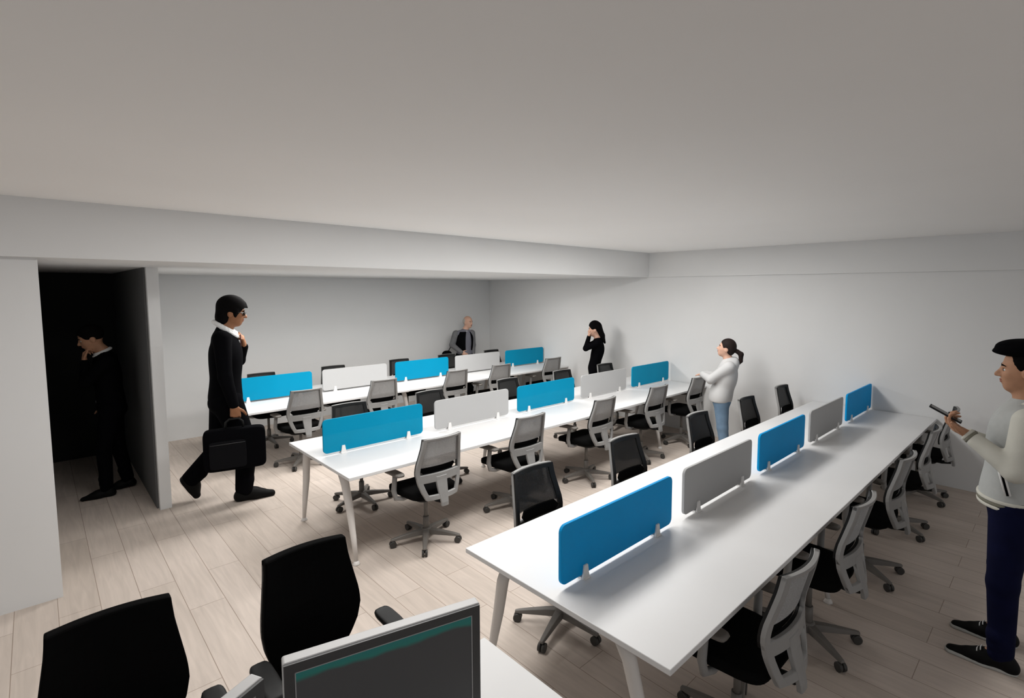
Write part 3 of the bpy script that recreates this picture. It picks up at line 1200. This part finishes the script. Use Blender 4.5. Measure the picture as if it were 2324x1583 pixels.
# ---- man in the varsity jacket at the right edge
def varsity_man():
    root = place((3.806, .247), True)
    tag(root, 'person in black cap, grey jacket and navy trousers at the right edge', 'person')
    y0 = -.13
    p = dict(s=1.03, b=.98, hs=1.12, hsz=1.0, head=(-.098, y0, 1.705), hf=(1, 0, -.03), neck=(-.118, y0, 1.535), chest=(-.085, y0, 1.33), pelvis=(-.075, y0, 1.0),
             shL=(-.125, y0+.175, 1.445), shR=(-.125, y0-.175, 1.445), elL=(-.085, y0+.245, 1.185), wrL=(.125, y0+.185, 1.335), hdL=(.86, -.1, .50), pnL=(-.45, 0, .85), tsL=-1, curlL=.75, thumbL=.2,
             elR=(-.03, y0-.25, 1.17), wrR=(.13, y0-.12, 1.27), hdR=(.9, .3, .35), pnR=(-.3, 0, .95), tsR=1, curlR=.5,
             hipL=(-.085, y0+.10, .93), knL=(-.070, y0+.125, .50), anL=(-.085, y0+.135, .10), heL=(-.125, y0+.135, 0), toL=(.155, y0+.135, 0),
             hipR=(-.085, y0-.10, .93), knR=(-.070, y0-.13, .50), anR=(-.085, y0-.17, .10), heR=(-.125, y0-.17, 0), toR=(.150, y0-.17, 0))
    body(p, .0050, M_skinm, root)
    face_bits(p, root)
    top(p, .007, M_jack, root, 'jacket', hemz=-.035, flare=1.06, cuff=.045, sleeves=True, thick=1.02, armr=1.0, m2=M_cream)
    trousers(p, .0065, M_navy, root, 1.03)
    shoes(p, .005, M_shoe, root, M_sole, 1.0, True)
    # knitted hem band and cuffs with stripes
    pe = V(*p['pelvis'])
    hz = pe[2]-.035
    for i, (z, m, nm) in enumerate(((hz+.012, M_cream, 'hem_band'), (hz-.008, M_stripe, 'hem_stripe'), (hz-.026, M_cream, 'hem_band'))):
        F = Field(pe-V(.25, .28, .16), pe+V(.25, .28, .10), .005)
        sc = .98*1.03
        F.ell(pe+V(0, 0, -.02), V(.145, .190, .24)*sc*(1.03-.008*(i == 1)), .02)
        F.cut((0, 0, z+.010), (0, 0, 1))
        F.cut((0, 0, z-.010), (0, 0, -1))
        F.mesh(nm, m, root, 1)
    for q in 'LR':
        w = V(*p['wr'+q])
        e = V(*p['el'+q])
        d = unit(w-e)
        for i in range(4):
            b = MB()
            a0 = w-d*(.062-.017*i)
            b.tube([a0, a0+d*.004, a0+d*.013, a0+d*.017], [.036, .0415-.001*i, .0415-.001*i, .036], n=24, upv=(0, 1, 0))
            b.build('cuff_stripe', M_stripe if i % 2 == 0 else M_cream, root)
    # slanted pocket with white piping
    b = MB()
    for dx, m_ in ((-.009, 0), (0, 1), (.009, 0)):
        b.tube([(-.020+dx, y0+.195, 1.19), (-.038+dx, y0+.199, 1.12), (-.062+dx, y0+.197, 1.03)], .006 if m_ == 0 else .0075, n=8, mi=m_)
    b.build('pocket', [M_shirt, M_suit], root)
    # zip line on the front and collar
    collar(p, root, M_cream, drop=-.012, r=.013, rf=.078, tilt=-.035)
    # hair under the cap
    c = V(*p['head'])
    f, l, u = head_axes(p)
    R = np.stack([f, l, u], 1)
    s = 1.12
    F = hair_field(p, .006)
    F.ell(c+(u*.035-f*.020)*s, V(.100, .083, .100)*s, .03, R)
    F.ell(c+(-f*.050-u*.015)*s, V(.055, .072, .065)*s, .03, R)
    F.ell(c+(f*.105-u*.030)*s, V(.095, .12, .120)*s, 0, R, sub=True)
    F.ell(c+(f*.095+u*.04)*s, V(.055, .12, .065)*s, 0, R, sub=True)
    F.cut(c+u*.118*s, u)
    F.mesh('hair', M_hair, root, 1)
    F = Field(c-V(.3, .22, .1), c+V(.25, .22, .25), .006)
    tl = unit(f+u*.05)
    R2 = np.stack([tl, l, unit(u-f*.05)], 1)
    F.ell(c+(u*.112-f*.010)*s, V(.128, .108, .048)*s, .02, R2)
    F.ell(c+(u*.092+f*.055)*s, V(.075, .078, .020)*s, .02, R2)
    F.mesh('cap', M_suit, root, 1)
    # phone: held, a thing of its own
    Wm = root.matrix_basis.copy()
    w = V(*p['wrL'])
    ph = empty('mobile_phone', Wm @ Vector((.232, y0+.172, 1.437)), root.rotation_euler.z)
    ph.rotation_mode = 'XYZ'
    ph.rotation_euler = (0, math.radians(-27), root.rotation_euler.z)
    tag(ph, 'black phone held nearly flat in the hand of the person with the cap', 'phone')
    b = MB()
    b.prism(rounded_rect(-.085, -.037, .085, .037, .008, 4), 'z', -.0045, .0045)
    b.build('phone_body', M_blackp, ph, bevel=.0015)
    b = MB()
    b.prism(rounded_rect(-.078, -.033, .078, .033, .005, 3), 'z', .0045, .0052)
    b.build('phone_screen', M_glass, ph)


varsity_man()


# ---- woman in the hoodie leaning on a chair
def hoodie_woman():
    G = (6.15, 3.075)
    root = place(G, True)
    tag(root, 'person in white hoodie and blue jeans with a dark ponytail', 'person')
    k = 1.04
    p = dict(s=.92, b=1.02, hs=.97, head=(-.060, 0, 1.425), hf=(1, 0, .22), neck=(-.095, 0, 1.275), chest=(-.085, 0, 1.10), pelvis=(-.010, 0, .83),
             shL=(-.10, .15, 1.205), shR=(-.10, -.15, 1.205), elR=(.06, -.24, 1.03), wrR=(.185, -.43, 1.03), hdR=(.35, -.8, -.25), pnR=(0, -.2, -1), tsR=-1, curlR=.25,
             elL=(.11, .13, 1.04), wrL=(.215, -.10, 1.065), hdL=(.2, -.9, -.05), pnL=(0, 0, -1), tsL=1, curlL=.3,
             hipL=(-.02, .08, .77), knL=(-.045, .085, .43), anL=(-.085, .085, .09), heL=(-.12, .085, 0), toL=(.10, .085, 0),
             hipR=(-.02, -.08, .77), knR=(-.045, -.085, .43), anR=(-.085, -.085, .09), heR=(-.12, -.085, 0), toR=(.10, -.085, 0))
    body(p, .0075, M_skinl, root)
    face_bits(p, root)
    top(p, .008, M_hoodie, root, 'hoodie', hemz=-.075, flare=1.10, cuff=.0, thick=1.06, armr=1.1, hood=True)
    trousers(p, .008, M_jean, root, 1.05)
    shoes(p, .008, M_sole, root, None, .95)
    c = V(*p['head'])
    f, l, u = head_axes(p)
    R = np.stack([f, l, u], 1)
    s = .97
    F = hair_field(p, .006)
    F.ell(c+(u*.038-f*.020)*s, V(.104, .086, .100)*s, .03, R)
    F.ell(c+(-f*.06-u*.005)*s, V(.055, .078, .075)*s, .03, R)
    F.ell(c+(f*.11-u*.030)*s, V(.088, .12, .105)*s, 0, R, sub=True)
    for q in (-1, 1):
        F.ell(c+(f*.01+l*q*.085-u*.03)*s, V(.045, .03, .045)*s, 0, R, sub=True)
    b0 = c+(-f*.11+u*.0)*s
    F.cap(c+(-f*.09)*s, b0+V(-.03, 0, -.01), .022, .026, .01)
    F.cap(b0+V(-.03, 0, -.01), b0+V(-.075, 0, -.045), .026, .032, .01)
    F.cap(b0+V(-.075, 0, -.045), b0+V(-.075, 0, -.13), .032, .024, .01)
    F.cap(b0+V(-.075, 0, -.13), b0+V(-.045, 0, -.185), .024, .008, .01)
    F.mesh('hair', M_hairb, root, 1)


hoodie_woman()


# ---- woman in black by the right wall
def black_woman():
    root = place((6.55, 5.62), True)
    tag(root, 'person in black with long black hair, hands raised to the face', 'person')
    p = dict(s=.95, b=.86, hs=.98, head=(-.095, 0, 1.505), hf=(1, 0, -.12), neck=(-.150, 0, 1.365), chest=(-.165, 0, 1.19), pelvis=(-.09, 0, .87),
             shL=(-.155, .14, 1.29), shR=(-.155, -.14, 1.29), elL=(.045, .13, 1.20), wrL=(-.005, .045, 1.385), hdL=(-.05, -.2, .95), pnL=(-1, -.2, 0), tsL=-1, curlL=.2,
             elR=(.035, -.13, 1.20), wrR=(-.01, -.05, 1.38), hdR=(-.05, .2, .95), pnR=(-1, .2, 0), tsR=1, curlR=.2,
             hipL=(-.09, .08, .82), knL=(-.05, .085, .46), anL=(-.08, .085, .09), heL=(-.12, .085, 0), toL=(.10, .085, 0),
             hipR=(-.09, -.08, .82), knR=(-.05, -.085, .46), anR=(-.08, -.085, .09), heR=(-.12, -.085, 0), toR=(.10, -.085, 0))
    body(p, .0075, M_skinl, root)
    face_bits(p, root)
    top(p, .008, M_suit, root, 'sweater', hemz=-.03, flare=.92, cuff=.0, thick=.98)
    trousers(p, .008, M_suit, root, 1.0)
    shoes(p, .008, M_shoe, root, None, .9)
    c = V(*p['head'])
    f, l, u = head_axes(p)
    R = np.stack([f, l, u], 1)
    F = Field(c-V(.35, .2, .40), c+V(.2, .2, .25), .007)
    F.ell(c+(u*.05-f*.015), V(.102, .086, .102), .03, R)
    F.ell(c+(f*.115-u*.04), V(.085, .12, .115), 0, R, sub=True)
    F.cap(c+V(-.06, 0, .05), c+V(-.13, 0, -.10), .065, .045, .03, flat=((0, 1, 0), 1.2))
    F.cap(c+V(-.13, 0, -.10), c+V(-.175, 0, -.22), .045, .018, .02)
    F.mesh('hair', M_hair, root, 1)


black_woman()


# ---- bald man by the back wall
def back_man():
    G = (6.12, 8.50)
    root = place(G, False, -PI/2+.30)
    tag(root, 'balding person in a dark jacket and slate grey shirt standing against the back wall', 'person')
    # facing the room: x points to the camera, y points to the right in the picture
    p = dict(s=.96, b=.98, hs=1.0, head=(.02, .055, 1.515), hf=(.8, .5, -.05), neck=(0, .0, 1.365), chest=(0, -.02, 1.18), pelvis=(0, -.02, .88),
             shL=(0, .135, 1.29), shR=(0, -.19, 1.29), elR=(.0, -.27, 1.07), wrR=(.12, -.12, .93), hdR=(.2, .8, -.45), pnR=(-1, 0, 0), tsR=1, curlR=.4,
             elL=(-.02, .165, 1.05), wrL=(.03, .15, .84), hdL=(0, 0, -1), pnL=(0, -1, 0), tsL=1, curlL=.4,
             hipL=(0, .07, .83), knL=(.01, .08, .46), anL=(0, .085, .09), heL=(-.04, .085, 0), toL=(.20, .10, 0),
             hipR=(0, -.11, .83), knR=(.01, -.12, .46), anR=(0, -.125, .09), heR=(-.04, -.125, 0), toR=(.20, -.14, 0))
    body(p, .008, M_skinl, root)
    face_bits(p, root)
    top(p, .008, M_vest, root, 'shirt', hemz=.0, cuff=.0, thick=1.0, m2=M_sleeve)
    trousers(p, .008, M_suit, root, 1.0)
    shoes(p, .008, M_shoe, root, None, .95)
    # open dark waistcoat: two panels around the trunk
    ch = V(*p['chest'])
    F = Field(ch-V(.25, .28, .35), ch+V(.25, .28, .25), .008)
    F.ell(ch, V(.140, .185, .215), .05)
    F.ell(ch-V(0, 0, .15), V(.130, .170, .20), .05)
    F.ell(ch+V(.16, .055, -.08), V(.14, .072, .34), 0, sub=True)
    F.cut(ch+V(0, 0, .15), (0, 0, 1))
    F.cut(ch-V(0, 0, .27), (0, 0, -1))
    F.mesh('waistcoat', M_suit, root, 1)
    collar(p, root, M_shirt, drop=.0, r=.010, rf=.064)
    c = V(*p['head'])
    f, l, u = head_axes(p)
    R = np.stack([f, l, u], 1)
    F = hair_field(p, .007)
    F.ell(c+(u*.02-f*.030), V(.088, .084, .080), .03, R)
    F.ell(c+(f*.06+u*.0), V(.10, .12, .13), 0, R, sub=True)
    F.cut(c+u*.07, u)
    F.mesh('hair', M_hairg, root, 1)
    Wm = root.matrix_basis.copy()
    bg = empty('shoulder_bag', Wm @ Vector((-.03, -.37, .72)), root.rotation_euler.z)
    tag(bg, 'black rounded bag at the hip of the person against the back wall', 'bag')
    b = MB()
    b.sbox((0, 0, .12), (.07, .105, .12), .75, 28, 14)
    b.build('bag', M_suit, bg)
    b = MB()
    b.tube([(0, .03, .22), (.06, .10, .40), (.05, .16, .56), (0, .2, .63)], .009, n=6)
    b.build('strap', M_blackp, bg)


back_man()


# ---- man in the dark doorway
def door_man():
    root = place((.35, 7.05), True)
    tag(root, 'person in a black suit in the dark doorway, head bowed and hand to the mouth', 'person')
    p = dict(s=1.0, b=.95, hs=1.06, head=(-.045, 0, 1.655), hf=(1, 0, -.38), neck=(-.135, 0, 1.515), chest=(-.15, 0, 1.31), pelvis=(-.17, 0, .97),
             shL=(-.16, .16, 1.435), shR=(-.16, -.16, 1.435), elL=(.02, .17, 1.22), wrL=(.015, .05, 1.43), hdL=(.02, -.25, .9), pnL=(-1, 0, 0), tsL=-1, curlL=.9,
             elR=(-.17, -.22, 1.16), wrR=(-.13, -.20, .92), hdR=(.1, 0, -1), pnR=(0, 1, 0), tsR=1, curlR=.6,
             hipL=(-.16, .09, .92), knL=(-.085, .09, .50), anL=(-.09, .09, .10), heL=(-.12, .09, 0), toL=(.12, .09, 0),
             hipR=(-.18, -.09, .92), knR=(-.20, -.09, .50), anR=(-.27, -.09, .11), heR=(-.30, -.09, .01), toR=(-.08, -.09, 0))
    body(p, .0075, M_skinm, root)
    face_bits(p, root)
    top(p, .008, M_suit, root, 'jacket', hemz=-.12, cuff=.02)
    trousers(p, .008, M_suit, root, 1.0)
    shoes(p, .008, M_shoe, root, None, 1.0)
    collar(p, root, drop=.004, r=.008, rf=.064)
    b = MB()
    b.sbox((-.055, .02, 1.0), (.006, .022, .016), .4, 16, 8)
    b.build('belt_buckle', M_silver, root)
    c = V(*p['head'])
    f, l, u = head_axes(p)
    R = np.stack([f, l, u], 1)
    F = hair_field(p, .007)
    F.ell(c+(u*.042-f*.015), V(.108, .090, .102), .03, R)
    F.ell(c+(f*.11-u*.04), V(.085, .12, .115), 0, R, sub=True)
    F.mesh('hair', M_hair, root, 1)


door_man()
